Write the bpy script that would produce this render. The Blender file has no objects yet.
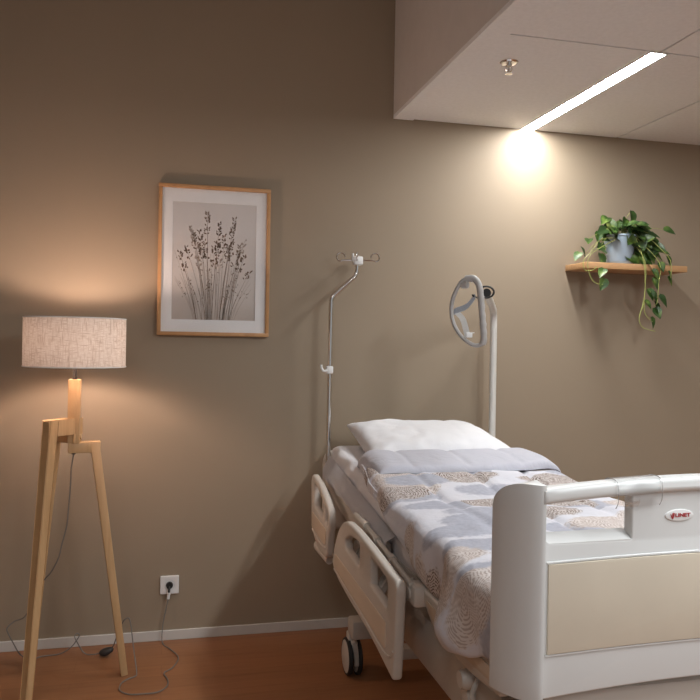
import bpy, bmesh, math, random
from mathutils import Vector, Matrix, noise
random.seed(7)
scene = bpy.context.scene
COL = scene.collection
PI = math.pi
V = Vector

# ------------------------------------------------------------------ materials
def nt(name):
    m = bpy.data.materials.new(name); m.use_nodes = True
    t = m.node_tree; b = t.nodes['Principled BSDF']
    return m, t, b
def N(t, typ, **kw):
    n = t.nodes.new(typ)
    for k, v in kw.items():
        if k in n.inputs: n.inputs[k].default_value = v
        else: setattr(n, k, v)
    return n
def c4(c): return (c[0], c[1], c[2], 1)
def mapped(t, scale=(1, 1, 1), coord='Object', rot=(0, 0, 0)):
    tc = N(t, 'ShaderNodeTexCoord'); mp = N(t, 'ShaderNodeMapping')
    mp.inputs['Scale'].default_value = scale; mp.inputs['Rotation'].default_value = rot
    t.links.new(tc.outputs[coord], mp.inputs['Vector']); return mp.outputs['Vector']
def ramp(t, fac, stops):
    r = N(t, 'ShaderNodeValToRGB'); e = r.color_ramp.elements
    while len(e) < len(stops): e.new(0.5)
    for i, (p, c) in enumerate(stops): e[i].position = p; e[i].color = c4(c)
    t.links.new(fac, r.inputs['Fac']); return r.outputs['Color']
def bump(t, b, height, strength, dist):
    bp = N(t, 'ShaderNodeBump', Strength=strength, Distance=dist)
    t.links.new(height, bp.inputs['Height']); t.links.new(bp.outputs['Normal'], b.inputs['Normal'])
def plain(name, col, rough=0.5, metal=0.0, var=0.06, scale=14.0, bmp=0.0, spec=0.5):
    m, t, b = nt(name)
    nz = N(t, 'ShaderNodeTexNoise', Scale=scale, Detail=4.0)
    t.links.new(mapped(t), nz.inputs['Vector'])
    lo = tuple(max(0, v * (1 - var)) for v in col); hi = tuple(min(1, v * (1 + var)) for v in col)
    t.links.new(ramp(t, nz.outputs['Fac'], [(0.3, lo), (0.7, hi)]), b.inputs['Base Color'])
    b.inputs['Roughness'].default_value = rough; b.inputs['Metallic'].default_value = metal
    b.inputs['Specular IOR Level'].default_value = spec
    if bmp: bump(t, b, nz.outputs['Fac'], bmp, 0.002)
    return m
def wood(name, c1, c2, scale, rough=0.45):
    m, t, b = nt(name)
    v = mapped(t, scale)
    nz = N(t, 'ShaderNodeTexNoise', Scale=1.0, Detail=6.0, Roughness=0.6, Distortion=0.6)
    t.links.new(v, nz.inputs['Vector'])
    t.links.new(ramp(t, nz.outputs['Fac'], [(0.3, c1), (0.52, c2), (0.7, c1)]), b.inputs['Base Color'])
    b.inputs['Roughness'].default_value = rough
    bump(t, b, nz.outputs['Fac'], 0.15, 0.001)
    return m
def clear(name, tint=(1, 1, 1), fac=0.12, rough=0.05, fk=0.9):
    m = bpy.data.materials.new(name); m.use_nodes = True; t = m.node_tree; t.nodes.clear()
    o = N(t, 'ShaderNodeOutputMaterial'); mx = N(t, 'ShaderNodeMixShader')
    tr = N(t, 'ShaderNodeBsdfTransparent', Color=c4(tint)); gl = N(t, 'ShaderNodeBsdfGlossy', Roughness=rough)
    fr = N(t, 'ShaderNodeFresnel', IOR=1.45); ad = N(t, 'ShaderNodeMath', operation='MULTIPLY_ADD')
    ad.inputs[1].default_value = fk; ad.inputs[2].default_value = fac
    t.links.new(fr.outputs[0], ad.inputs[0]); t.links.new(ad.outputs[0], mx.inputs[0])
    t.links.new(tr.outputs[0], mx.inputs[1]); t.links.new(gl.outputs[0], mx.inputs[2]); t.links.new(mx.outputs[0], o.inputs[0])
    return m
def emit(name, col, strength):
    m, t, b = nt(name)
    b.inputs['Base Color'].default_value = (0.9, 0.9, 0.9, 1)
    b.inputs['Emission Color'].default_value = c4(col); b.inputs['Emission Strength'].default_value = strength
    return m

M = {}
def wall_paint():
    m, t, b = nt('taupe_wall_paint')
    n1 = N(t, 'ShaderNodeTexNoise', Scale=2.2, Detail=3.0); n2 = N(t, 'ShaderNodeTexNoise', Scale=260.0, Detail=3.0)
    v = mapped(t); t.links.new(v, n1.inputs['Vector']); t.links.new(v, n2.inputs['Vector'])
    t.links.new(ramp(t, n1.outputs['Fac'], [(0.3, WALL), (0.7, tuple(x * 1.04 for x in WALL))]), b.inputs['Base Color'])
    b.inputs['Roughness'].default_value = 0.62; b.inputs['Specular IOR Level'].default_value = 0.3
    bump(t, b, n2.outputs['Fac'], 0.12, 0.0006)
    return m
WALL = (0.318, 0.252, 0.180)
M['wall'] = wall_paint()
M['ceil'] = plain('white_ceiling_tile', (0.86, 0.88, 0.89), 0.8, var=0.03, scale=60, bmp=0.1)
M['seam'] = plain('grey_ceiling_seam', (0.42, 0.40, 0.38), 0.8)
M['soffit'] = plain('soffit_paint', (0.66, 0.63, 0.60), 0.7, var=0.02)
M['base'] = plain('baseboard_paint', (0.62, 0.59, 0.55), 0.4, var=0.03)
def floor_mat():
    m, t, b = nt('orange_brown_wood_floor')
    v = mapped(t, (1.3, 16, 1)); nz = N(t, 'ShaderNodeTexNoise', Scale=1.6, Detail=7.0, Roughness=0.62)
    t.links.new(v, nz.inputs['Vector'])
    br = N(t, 'ShaderNodeTexBrick', Scale=1.0); br.offset = 0.37
    br.inputs['Color1'].default_value = (0.78, 0.78, 0.78, 1); br.inputs['Color2'].default_value = (1, 1, 1, 1); br.inputs['Mortar'].default_value = (0.7, 0.7, 0.7, 1)
    br.inputs['Mortar Size'].default_value = 0.0012; br.inputs['Brick Width'].default_value = 0.95; br.inputs['Row Height'].default_value = 0.11
    t.links.new(mapped(t), br.inputs['Vector'])
    col = ramp(t, nz.outputs['Fac'], [(0.28, (0.27, 0.112, 0.046)), (0.5, (0.345, 0.152, 0.066)), (0.72, (0.29, 0.124, 0.052))])
    mx = N(t, 'ShaderNodeMix', data_type='RGBA', blend_type='MULTIPLY'); mx.inputs[0].default_value = 0.75
    t.links.new(col, mx.inputs[6]); t.links.new(br.outputs['Color'], mx.inputs[7])
    t.links.new(mx.outputs[2], b.inputs['Base Color'])
    b.inputs['Roughness'].default_value = 0.42; b.inputs['Specular IOR Level'].default_value = 0.35
    return m
M['floor'] = floor_mat()
M['ash'] = wood('pale_ash_wood', (0.50, 0.30, 0.14), (0.60, 0.385, 0.195), (24, 24, 2.2))
M['oak'] = wood('oak_shelf_wood', (0.44, 0.235, 0.10), (0.54, 0.31, 0.145), (2.5, 26, 26))
M['frame'] = wood('oak_frame_wood', (0.44, 0.22, 0.085), (0.53, 0.285, 0.12), (9, 9, 5))
M['mat'] = plain('white_mat_board', (0.88, 0.86, 0.85), 0.8, var=0.02)
M['glass'] = clear('picture_glass', (1, 1, 1), 0.0, 0.06, .35)
M['rim'] = clear('clear_plastic_edge', (1, 1, 1), 0.35, 0.4, .4)
M['sleeve'] = clear('clear_plastic', (0.985, 0.985, 0.985), 0.0, 0.3, .5)
M['plastic'] = plain('light_grey_bed_plastic', (0.70, 0.71, 0.70), 0.38, var=0.02, scale=5)
M['railp'] = plain('lamp_tinted_bed_plastic', (0.58, 0.535, 0.48), 0.4, var=0.03, scale=5)  # the footboard's plastic with warm lamp light tinted into its colour
M['steelp'] = plain('painted_bed_steel', (0.50, 0.46, 0.41), 0.4, var=0.04, scale=8)
M['cream'] = plain('cream_laminate', (0.63, 0.56, 0.45), 0.45, var=0.03, scale=9)
M['creamr'] = plain('cream_rail_laminate', (0.62, 0.52, 0.41), 0.45, var=0.03, scale=9)
M['darkp'] = plain('dark_grey_plastic', (0.035, 0.033, 0.032), 0.45)
M['black'] = plain('black_rubber', (0.012, 0.012, 0.012), 0.55)
M['chrome'] = plain('polished_chrome', (0.78, 0.76, 0.74), 0.12, 1.0, var=0.02)
M['white'] = plain('white_plastic', (0.80, 0.80, 0.79), 0.35, var=0.02)
M['polew'] = plain('white_painted_pole', (0.66, 0.65, 0.61), 0.35, var=0.02)
M['grip'] = plain('grey_grip_plastic', (0.40, 0.385, 0.37), 0.4, var=0.04)
M['strap'] = plain('blue_grey_webbing', (0.46, 0.49, 0.54), 0.8, var=0.1, scale=150)
M['red'] = plain('red_lettering', (0.42, 0.035, 0.04), 0.5)
M['pot'] = plain('pale_blue_grey_ceramic', (0.36, 0.44, 0.52), 0.3, var=0.03)
M['soil'] = plain('dark_potting_soil', (0.03, 0.02, 0.013), 0.95, var=0.5, scale=120, bmp=0.6)
M['vine'] = plain('yellow_green_vine', (0.33, 0.36, 0.10), 0.5, var=0.15)
M['cordm'] = plain('grey_cord_rubber', (0.20, 0.185, 0.17), 0.5)
M['linen'] = None
def cloth(name, col, scale=900.0, rough=0.9, wr=0.35):
    m, t, b = nt(name)
    v = mapped(t)
    n1 = N(t, 'ShaderNodeTexNoise', Scale=7.0, Detail=5.0, Roughness=0.55, Distortion=0.8); t.links.new(v, n1.inputs['Vector'])
    t.links.new(ramp(t, n1.outputs['Fac'], [(0.25, tuple(x * 0.96 for x in col)), (0.75, col)]), b.inputs['Base Color'])
    b.inputs['Roughness'].default_value = rough; b.inputs['Specular IOR Level'].default_value = 0.15
    b.inputs['Sheen Weight'].default_value = 0.15
    bump(t, b, n1.outputs['Fac'], wr * 2.0, 0.014)
    return m
M['sheet'] = cloth('white_sheet_cotton', (0.80, 0.79, 0.81))
M['pillow'] = cloth('white_pillow_cotton', (0.82, 0.82, 0.84), wr=0.3)
M['fold'] = cloth('lilac_grey_duvet_reverse', (0.58, 0.585, 0.65), wr=0.5)

def leaf_mat():
    m, t, b = nt('pothos_leaf')
    nz = N(t, 'ShaderNodeTexNoise', Scale=16.0, Detail=3.0); t.links.new(mapped(t), nz.inputs['Vector'])
    t.links.new(ramp(t, nz.outputs['Fac'], [(0.40, (0.020, 0.050, 0.011)), (0.56, (0.045, 0.095, 0.018)), (0.67, (0.13, 0.20, 0.04)), (0.78, (0.38, 0.42, 0.12))]), b.inputs['Base Color'])
    b.inputs['Roughness'].default_value = 0.38
    return m
M['leaf'] = leaf_mat()

def shade_mat():
    m = bpy.data.materials.new('linen_lampshade'); m.use_nodes = True; t = m.node_tree; t.nodes.clear()
    o = N(t, 'ShaderNodeOutputMaterial')
    va = mapped(t, (40, 40, 420)); vb = mapped(t, (230, 230, 26))
    na = N(t, 'ShaderNodeTexNoise', Scale=1.0, Detail=3.0); nb = N(t, 'ShaderNodeTexNoise', Scale=1.0, Detail=3.0)
    t.links.new(va, na.inputs['Vector']); t.links.new(vb, nb.inputs['Vector'])
    mm = N(t, 'ShaderNodeMath', operation='MINIMUM'); t.links.new(na.outputs['Fac'], mm.inputs[0]); t.links.new(nb.outputs['Fac'], mm.inputs[1])
    col = ramp(t, mm.outputs[0], [(0.28, (0.50, 0.39, 0.31)), (0.43, (0.70, 0.60, 0.52)), (0.55, (0.80, 0.72, 0.65))])
    d = N(t, 'ShaderNodeBsdfDiffuse'); tr = N(t, 'ShaderNodeBsdfTranslucent'); mx = N(t, 'ShaderNodeMixShader'); mx.inputs[0].default_value = SHADE_T
    t.links.new(col, d.inputs[0]); t.links.new(col, tr.inputs[0])
    t.links.new(d.outputs[0], mx.inputs[1]); t.links.new(tr.outputs[0], mx.inputs[2]); t.links.new(mx.outputs[0], o.inputs[0])
    return m
SHADE_T = 0.045
M['shade'] = shade_mat()

def duvet_mat():
    m, t, b = nt('leaf_print_duvet_cotton')
    tc = N(t, 'ShaderNodeTexCoord'); uv = tc.outputs['UV']
    L = t.links.new
    wn = N(t, 'ShaderNodeTexNoise', Scale=9.0, Detail=2.0); L(uv, wn.inputs['Vector'])
    fine = N(t, 'ShaderNodeTexNoise', Scale=60.0, Detail=3.0); L(uv, fine.inputs['Vector'])
    def math(op, a, bb=None, c=None):
        n = N(t, 'ShaderNodeMath', operation=op)
        for i, x in enumerate((a, bb, c)):
            if x is None: continue
            if isinstance(x, (int, float)): n.inputs[i].default_value = x
            else: L(x, n.inputs[i])
        return n.outputs[0]
    def layer(prev, scale, off, rot, seed_sets):
        mp = N(t, 'ShaderNodeMapping'); mp.inputs['Scale'].default_value = scale; mp.inputs['Location'].default_value = off; mp.inputs['Rotation'].default_value = (0, 0, rot)
        L(uv, mp.inputs['Vector'])
        vo = N(t, 'ShaderNodeTexVoronoi', voronoi_dimensions='2D', Scale=1.0, Randomness=0.75); L(mp.outputs[0], vo.inputs['Vector'])
        df = vo.outputs['Distance']
        d = math('MULTIPLY_ADD', fine.outputs['Fac'], 0.16, math('MULTIPLY_ADD', wn.outputs['Fac'], 0.20, df))
        mask = math('SMOOTH_MIN', 1.0, math('MAXIMUM', math('MULTIPLY', math('SUBTRACT', 0.62, d), 14.0), 0.0), 0.05)
        sep = N(t, 'ShaderNodeSeparateColor'); L(vo.outputs['Color'], sep.inputs[0])
        sxy = N(t, 'ShaderNodeSeparateXYZ'); L(mp.outputs[0], sxy.inputs[0])
        ring = math('SINE', math('MULTIPLY', math('MULTIPLY_ADD', wn.outputs['Fac'], 0.3, df), 190.0))
        comb = math('SINE', math('MULTIPLY', math('ADD', sxy.outputs['X'], math('MULTIPLY', wn.outputs['Fac'], 0.5)), 165.0))
        lines = math('GREATER_THAN', math('ADD', math('MULTIPLY', ring, 0.8), math('MULTIPLY', comb, 0.55)), math('MULTIPLY_ADD', fine.outputs['Fac'], 2.8, -1.15))
        def mix(f, a, bb):
            n = N(t, 'ShaderNodeMix', data_type='RGBA')
            if isinstance(f, (int, float)): n.inputs[0].default_value = f
            else: L(f, n.inputs[0])
            for i, x in ((6, a), (7, bb)):
                if isinstance(x, tuple): n.inputs[i].default_value = c4(x)
                else: L(x, n.inputs[i])
            return n.outputs[2]
        brown = mix(lines, (0.60, 0.55, 0.53), (0.20, 0.155, 0.13))
        beige = mix(lines, (0.68, 0.625, 0.60), (0.47, 0.40, 0.365))
        grey = mix(math('MULTIPLY', fine.outputs['Fac'], 0.9), (0.36, 0.375, 0.44), (0.55, 0.56, 0.63))
        c = mix(math('GREATER_THAN', sep.outputs[0], seed_sets[0]), brown, beige)
        c = mix(math('GREATER_THAN', sep.outputs[0], seed_sets[1]), c, grey)
        on = math('MULTIPLY', mask, math('GREATER_THAN', sep.outputs[1], seed_sets[2]))
        return mix(on, prev, c)
    base = N(t, 'ShaderNodeMix', data_type='RGBA'); L(wn.outputs['Fac'], base.inputs[0])
    base.inputs[6].default_value = (0.74, 0.735, 0.77, 1); base.inputs[7].default_value = (0.62, 0.63, 0.70, 1)
    c = layer(base.outputs[2], (3.2, 6.0, 1), (0.35, 0.1, 0), 0.25, (0.34, 0.68, 0.12))
    c = layer(c, (2.9, 5.4, 1), (7.3, 3.7, 0), -0.15, (0.40, 0.72, 0.40))
    c = layer(c, (3.3, 5.8, 1), (3.9, 9.2, 0), 0.1, (0.42, 0.72, 0.55))
    L(c, b.inputs['Base Color'])
    b.inputs['Roughness'].default_value = 0.9; b.inputs['Specular IOR Level'].default_value = 0.15
    b1 = N(t, 'ShaderNodeTexNoise', Scale=5.0, Detail=5.0, Distortion=0.7); L(uv, b1.inputs['Vector'])
    hm = math('MULTIPLY_ADD', fine.outputs['Fac'], 0.12, b1.outputs['Fac']); bump(t, b, hm, 0.75, 0.02)
    return m
M['duvet'] = duvet_mat()
def print_mat():
    m, t, b = nt('sepia_print_paper')
    tc = N(t, 'ShaderNodeTexCoord'); s = N(t, 'ShaderNodeSeparateXYZ'); t.links.new(tc.outputs['Generated'], s.inputs[0])
    nz = N(t, 'ShaderNodeTexNoise', Scale=2.5, Detail=2.0); t.links.new(tc.outputs['Generated'], nz.inputs['Vector'])
    a = N(t, 'ShaderNodeMath', operation='MULTIPLY_ADD'); a.inputs[1].default_value = 0.5; t.links.new(nz.outputs['Fac'], a.inputs[0]); t.links.new(s.outputs['Z'], a.inputs[2])
    t.links.new(ramp(t, a.outputs[0], [(0.2, (0.50, 0.42, 0.365)), (0.55, (0.68, 0.61, 0.56)), (1.0, (0.69, 0.65, 0.625))]), b.inputs['Base Color'])
    b.inputs['Roughness'].default_value = 0.7
    return m
M['print'] = print_mat()
M['grass'] = plain('sepia_grass_ink', (0.22, 0.15, 0.105), 0.8, var=0.2)
M['grass2'] = plain('pale_sepia_grass_ink', (0.42, 0.34, 0.285), 0.8, var=0.1)
M['led'] = emit('white_led_diffuser', (0.985, 0.995, 1.0), 100.0)
M['bulb'] = emit('warm_bulb_glow', (1.0, 0.735, 0.60), 330.0)
M['lining'] = plain('white_shade_lining', (0.80, 0.76, 0.72), 0.7, var=0.02)

# ------------------------------------------------------------------ mesh helpers
def box(bm, lo, hi, bev=0.0, seg=2, mi=0):
    r = bmesh.ops.create_cube(bm, size=1.0)
    vs = r['verts']
    c = [(lo[i] + hi[i]) / 2 for i in range(3)]; s = [hi[i] - lo[i] for i in range(3)]
    for v in vs: v.co = V((c[0] + v.co.x * s[0], c[1] + v.co.y * s[1], c[2] + v.co.z * s[2]))
    fs = set(f for v in vs for f in v.link_faces)
    for f in fs: f.material_index = mi
    if bev:
        es = list(set(e for v in vs for e in v.link_edges))
        bmesh.ops.bevel(bm, geom=es, offset=bev, segments=seg, affect='EDGES', profile=0.5)
def bar(bm, a, b, w, d, side=(1, 0, 0), bev=0.003):
    """square bar from a to b, width w along SIDE, depth d across"""
    a, b = V(a), V(b); ax = (b - a).normalized(); sd = V(side); sd = (sd - ax * sd.dot(ax)).normalized(); dp = ax.cross(sd)
    r = bmesh.ops.create_cube(bm, size=1.0); vs = r['verts']; L = (b - a).length; c = (a + b) / 2
    for v in vs: v.co = c + sd * v.co.x * w + dp * v.co.y * d + ax * v.co.z * L
    if bev:
        es = list(set(e for v in vs for e in v.link_edges))
        bmesh.ops.bevel(bm, geom=es, offset=bev, segments=2, affect='EDGES', profile=0.5)
def smooth_path(pts, n=6, closed=False):
    """Catmull-Rom through pts"""
    P = [V(p) for p in pts]; out = []; k = len(P)
    for i in range(k if closed else k - 1):
        p1, p2 = P[i], P[(i + 1) % k]
        p0 = P[i - 1] if (i > 0 or closed) else p1; p3 = P[(i + 2) % k] if (i + 2 < k or closed) else p2
        for j in range(n):
            t = j / n
            out.append(0.5 * ((2 * p1) + (p2 - p0) * t + (2 * p0 - 5 * p1 + 4 * p2 - p3) * t * t + (3 * p1 - p0 - 3 * p2 + p3) * t ** 3))
    if not closed: out.append(P[-1])
    return out
def round_path(pts, r, n=6):
    """polyline with rounded corners"""
    P = [V(p) for p in pts]; out = [P[0]]
    for i in range(1, len(P) - 1):
        a = (P[i - 1] - P[i]); b = (P[i + 1] - P[i]); rr = min(r, a.length * 0.49, b.length * 0.49)
        s = P[i] + a.normalized() * rr; e = P[i] + b.normalized() * rr
        for j in range(n + 1):
            t = j / n; out.append(s * (1 - t) ** 2 + P[i] * 2 * t * (1 - t) + e * t * t)
    out.append(P[-1]); return out
def tube(bm, pts, r, seg=10, closed=False, cap=True, flat=1.0, flatdir=None, mi=0):
    P = [V(p) for p in pts]; n = len(P); rings = []; nrm = None
    for i in range(n):
        if closed: t = P[(i + 1) % n] - P[i - 1]
        else: t = P[min(i + 1, n - 1)] - P[max(i - 1, 0)]
        t.normalize()
        if flatdir is not None: u = V(flatdir)
        elif nrm is None:
            u = V((0, 0, 1)) if abs(t.z) < 0.9 else V((1, 0, 0))
        else: u = nrm
        u = (u - t * u.dot(t))
        if u.length < 1e-6: u = t.orthogonal()
        u.normalize(); nrm = u; w = t.cross(u)
        rr = r(i / (n - 1)) if callable(r) else r
        rings.append([bm.verts.new(P[i] + (u * math.cos(2 * PI * k / seg) * flat + w * math.sin(2 * PI * k / seg)) * rr) for k in range(seg)])
    fs = []
    for i in range(n if closed else n - 1):
        A, B = rings[i], rings[(i + 1) % n]
        for k in range(seg): fs.append(bm.faces.new((A[k], A[(k + 1) % seg], B[(k + 1) % seg], B[k])))
    if cap and not closed:
        fs.append(bm.faces.new(rings[0][::-1])); fs.append(bm.faces.new(rings[-1]))
    for f in fs: f.material_index = mi
def lathe(bm, prof, c, seg=32, axis='z'):
    """prof: list of (r, h); c: centre"""
    rings = []
    for r, h in prof:
        ring = []
        for k in range(seg):
            a = 2 * PI * k / seg; p = (r * math.cos(a), r * math.sin(a), h)
            if axis == 'x': p = (h, p[0], p[1])
            if axis == 'y': p = (p[0], h, p[1])
            ring.append(bm.verts.new(V(c) + V(p)))
        rings.append(ring)
    for A, B in zip(rings, rings[1:]):
        for k in range(seg): bm.faces.new((A[k], A[(k + 1) % seg], B[(k + 1) % seg], B[k]))
    if prof[0][0] > 1e-5: bm.faces.new(rings[0][::-1])
    if prof[-1][0] > 1e-5: bm.faces.new(rings[-1])
    bmesh.ops.remove_doubles(bm, verts=[v for r in (rings[0], rings[-1]) for v in r], dist=1e-6)
def round_poly(pts, rad, n=6):
    k = len(pts); out = []
    for i in range(k):
        p = V((*pts[i], 0)); a = V((*pts[i - 1], 0)) - p; b = V((*pts[(i + 1) % k], 0)) - p
        r = rad[i] if isinstance(rad, (list, tuple)) else rad
        r = min(r, a.length * 0.48, b.length * 0.48)
        s = p + a.normalized() * r; e = p + b.normalized() * r
        for j in range(n + 1):
            t = j / n; q = s * (1 - t) ** 2 + p * 2 * t * (1 - t) + e * t * t; out.append((q.x, q.y))
    return out
def plate(bm, loops, thick, bev, frame, mi=0):
    """2D outline loops (first outer, rest holes) extruded THICK, rounded BEV; frame: function (u, v, w) -> world"""
    cu = bpy.data.curves.new('tmp', 'CURVE'); cu.dimensions = '2D'; cu.fill_mode = 'BOTH'
    cu.extrude = max(0.0, thick / 2 - bev); cu.bevel_depth = bev; cu.bevel_resolution = 2; cu.offset = -bev
    for lp in loops:
        sp = cu.splines.new('POLY'); sp.points.add(len(lp) - 1)
        for q, p in zip(sp.points, lp): q.co = (p[0], p[1], 0, 1)
        sp.use_cyclic_u = True
    o = bpy.data.objects.new('tmp', cu); COL.objects.link(o)
    dg = bpy.context.evaluated_depsgraph_get()
    me = bpy.data.meshes.new_from_object(o.evaluated_get(dg))
    for v in me.vertices: v.co = V(frame(*v.co))
    n0 = len(bm.faces); bm.from_mesh(me); bm.faces.ensure_lookup_table()
    new = bm.faces[n0:]
    for f in new: f.material_index = mi
    bmesh.ops.remove_doubles(bm, verts=list(set(v for f in new for v in f.verts)), dist=1e-5)
    bpy.data.objects.remove(o); bpy.data.curves.remove(cu); bpy.data.meshes.remove(me)
def text_into(bm, s, size, frame, thick=0.0006, width=None):
    cu = bpy.data.curves.new('tmp', 'FONT'); cu.body = s; cu.size = size; cu.extrude = thick / 2; cu.offset = 0.0003
    o = bpy.data.objects.new('tmp', cu); COL.objects.link(o)
    dg = bpy.context.evaluated_depsgraph_get()
    me = bpy.data.meshes.new_from_object(o.evaluated_get(dg))
    xs = [v.co.x for v in me.vertices]; k = width / (max(xs) - min(xs)) if width else 1
    for v in me.vertices: v.co = V(frame((v.co.x - min(xs)) * k, v.co.y, v.co.z))
    bm.from_mesh(me)
    bpy.data.objects.remove(o); bpy.data.curves.remove(cu); bpy.data.meshes.remove(me)

def root_loc(p):
    l = V((0, 0, 0))
    while p is not None: l += p.location; p = p.parent
    return l
def obj(name, bm, mat, parent=None, loc=None, ang=35, smooth=True):
    """link bm (world coordinates) as ONE mesh object"""
    bmesh.ops.recalc_face_normals(bm, faces=bm.faces[:])
    me = bpy.data.meshes.new(name)
    o = bpy.data.objects.new(name, me)
    off = root_loc(parent) if parent is not None else V(loc or (0, 0, 0))
    bmesh.ops.translate(bm, verts=bm.verts[:], vec=-off)
    bm.to_mesh(me); bm.free()
    for m in (mat if isinstance(mat, (list, tuple)) else [mat]): me.materials.append(M[m])
    if smooth:
        for p in me.polygons: p.use_smooth = True
        me.set_sharp_from_angle(angle=math.radians(ang))
    COL.objects.link(o)
    if parent is not None: o.parent = parent
    else: o.location = off
    return o
def thing(name, label, cat, loc, group=None):
    o = bpy.data.objects.new(name, None); COL.objects.link(o); o.location = loc; o.empty_display_size = 0.1
    return tag(o, label, cat, group)
def tag(o, label, cat, group=None):
    o['label'] = label; o['category'] = cat
    if group: o['group'] = group
    return o
def struct(name, bm, mat, label, cat):
    o = obj(name, bm, mat, smooth=False); o['kind'] = 'structure'; o['label'] = label; o['category'] = cat; return o
def B(): return bmesh.new()

# ------------------------------------------------------------------ the room
WY = 3.58       # face of the wall behind the bed
CZ = 2.485      # lowered ceiling
HZ = 3.30       # high ceiling on the left
X0, X1, Y0 = -2.3, 4.1, -1.6
b = B(); box(b, (X0, Y0, -0.08), (X1, WY, 0)); struct('floor', b, 'floor', 'orange brown wood look floor running up to the white baseboard', 'floor')
b = B(); box(b, (X0 - .1, WY, -0.08), (X1 + .1, WY + .12, HZ + .1)); struct('wall_back', b, 'wall', 'taupe painted wall behind the bed and the lamp', 'wall')
b = B(); box(b, (X0 - .1, Y0, -0.08), (X0, WY, HZ + .1)); struct('wall_left', b, 'wall', 'taupe side wall beyond the floor lamp', 'wall')
b = B(); box(b, (X1, Y0, -0.08), (X1 + .1, WY, HZ + .1)); struct('wall_right', b, 'wall', 'taupe side wall beyond the plant shelf', 'wall')
b = B(); box(b, (X0, Y0, HZ), (1.07, WY, HZ + .1)); struct('trim_1', b, 'soffit', 'high white ceiling strip above the floor lamp', 'ceiling')
b = B(); box(b, (1.064, Y0, CZ + .012), (1.105, WY - .001, HZ + .1)); box(b, (1.064, Y0, CZ - .006), (1.165, WY - .001, CZ + .0115), mi=1)
struct('trim_2', b, ['soffit', 'ceil'], 'pinkish white soffit edge where the ceiling drops', 'soffit')
b = B()
XS = [1.168, 1.778, 2.295, 2.905, 3.515, X1]; YS = [Y0, -1.08, 0.12, 1.32, 2.503, WY - .001]
g = 0.0045
for i in range(5):
    for j in range(5):
        x0, x1, y0, y1 = XS[i] + g, XS[i + 1] - g, YS[j] + g, YS[j + 1] - (g if j < 4 else 0)
        if i == 0: x0 = XS[0]
        if j == 4 and i == 0: x1 = 1.739
        if j == 4 and i == 1: x0 = 1.817
        box(b, (x0, y0, CZ), (x1, y1, CZ + .03), 0.0)
box(b, (1.105, Y0, CZ + .03), (1.70, WY - .001, CZ + .05), mi=1); box(b, (1.86, Y0, CZ + .03), (X1, WY - .001, CZ + .05), mi=1)
box(b, (1.70, Y0, CZ + .03), (1.86, 2.49, CZ + .05), mi=1)
struct('ceiling', b, ['ceil', 'seam'], 'lowered white tiled ceiling over the bed', 'ceiling')
b = B(); box(b, (X0, WY - .012, 0), (X1, WY - .0005, 0.045), 0.002); struct('baseboard_back', b, 'base', 'low white baseboard along the taupe wall', 'baseboard')

# ------------------------------------------------------------------ ceiling light
cl = thing('ceiling_light', 'white linear strip light recessed in the tiled ceiling above the bed', 'ceiling light', (1.778, 3.05, CZ))
b = B(); box(b, (1.747, 2.515, CZ - .001), (1.809, 3.572, CZ + .006)); obj('diffuser', b, 'led', cl, smooth=False)
b = B()
box(b, (1.7405, 2.509, CZ - .0015), (1.7465, 3.578, CZ + .05)); box(b, (1.8095, 2.509, CZ - .0015), (1.8155, 3.578, CZ + .05))
box(b, (1.7405, 2.5085, CZ - .0015), (1.8155, 2.5145, CZ + .05)); box(b, (1.7405, 2.509, CZ + .044), (1.8155, 3.578, CZ + .05))
obj('housing', b, 'white', cl, smooth=False)

# ------------------------------------------------------------------ sprinkler
sx, sy = 1.283, 2.749
sp = thing('fire_sprinkler', 'chrome fire sprinkler head hanging from a white ceiling tile', 'sprinkler', (sx, sy, CZ))
b = B(); lathe(b, [(0.0, 0), (0.036, 0), (0.036, -0.002), (0.030, -0.007), (0.014, -0.008), (0.0, -0.008)], (sx, sy, CZ), 28); obj('escutcheon', b, 'chrome', sp)
b = B()
lathe(b, [(0.010, -.006), (0.010, -.018), (0.006, -.02), (0.0, -.02)], (sx, sy, CZ), 16)
for s in (-1, 1): tube(b, smooth_path([(sx + s * .008, sy, CZ - .014), (sx + s * .013, sy, CZ - .026), (sx + s * .008, sy, CZ - .036), (sx, sy, CZ - .040)]), 0.0026, 8)
obj('yoke', b, 'chrome', sp)
b = B(); tube(b, [(sx, sy, CZ - .018), (sx, sy, CZ - .038)], .0022, 8); obj('glass_bulb', b, 'darkp', sp)
b = B(); lathe(b, [(0.0, -.040), (0.005, -.040), (0.005, -.044), (0.014, -.045), (0.014, -.047), (0.0, -.047)], (sx, sy, CZ), 20); obj('deflector', b, 'chrome', sp)

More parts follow.
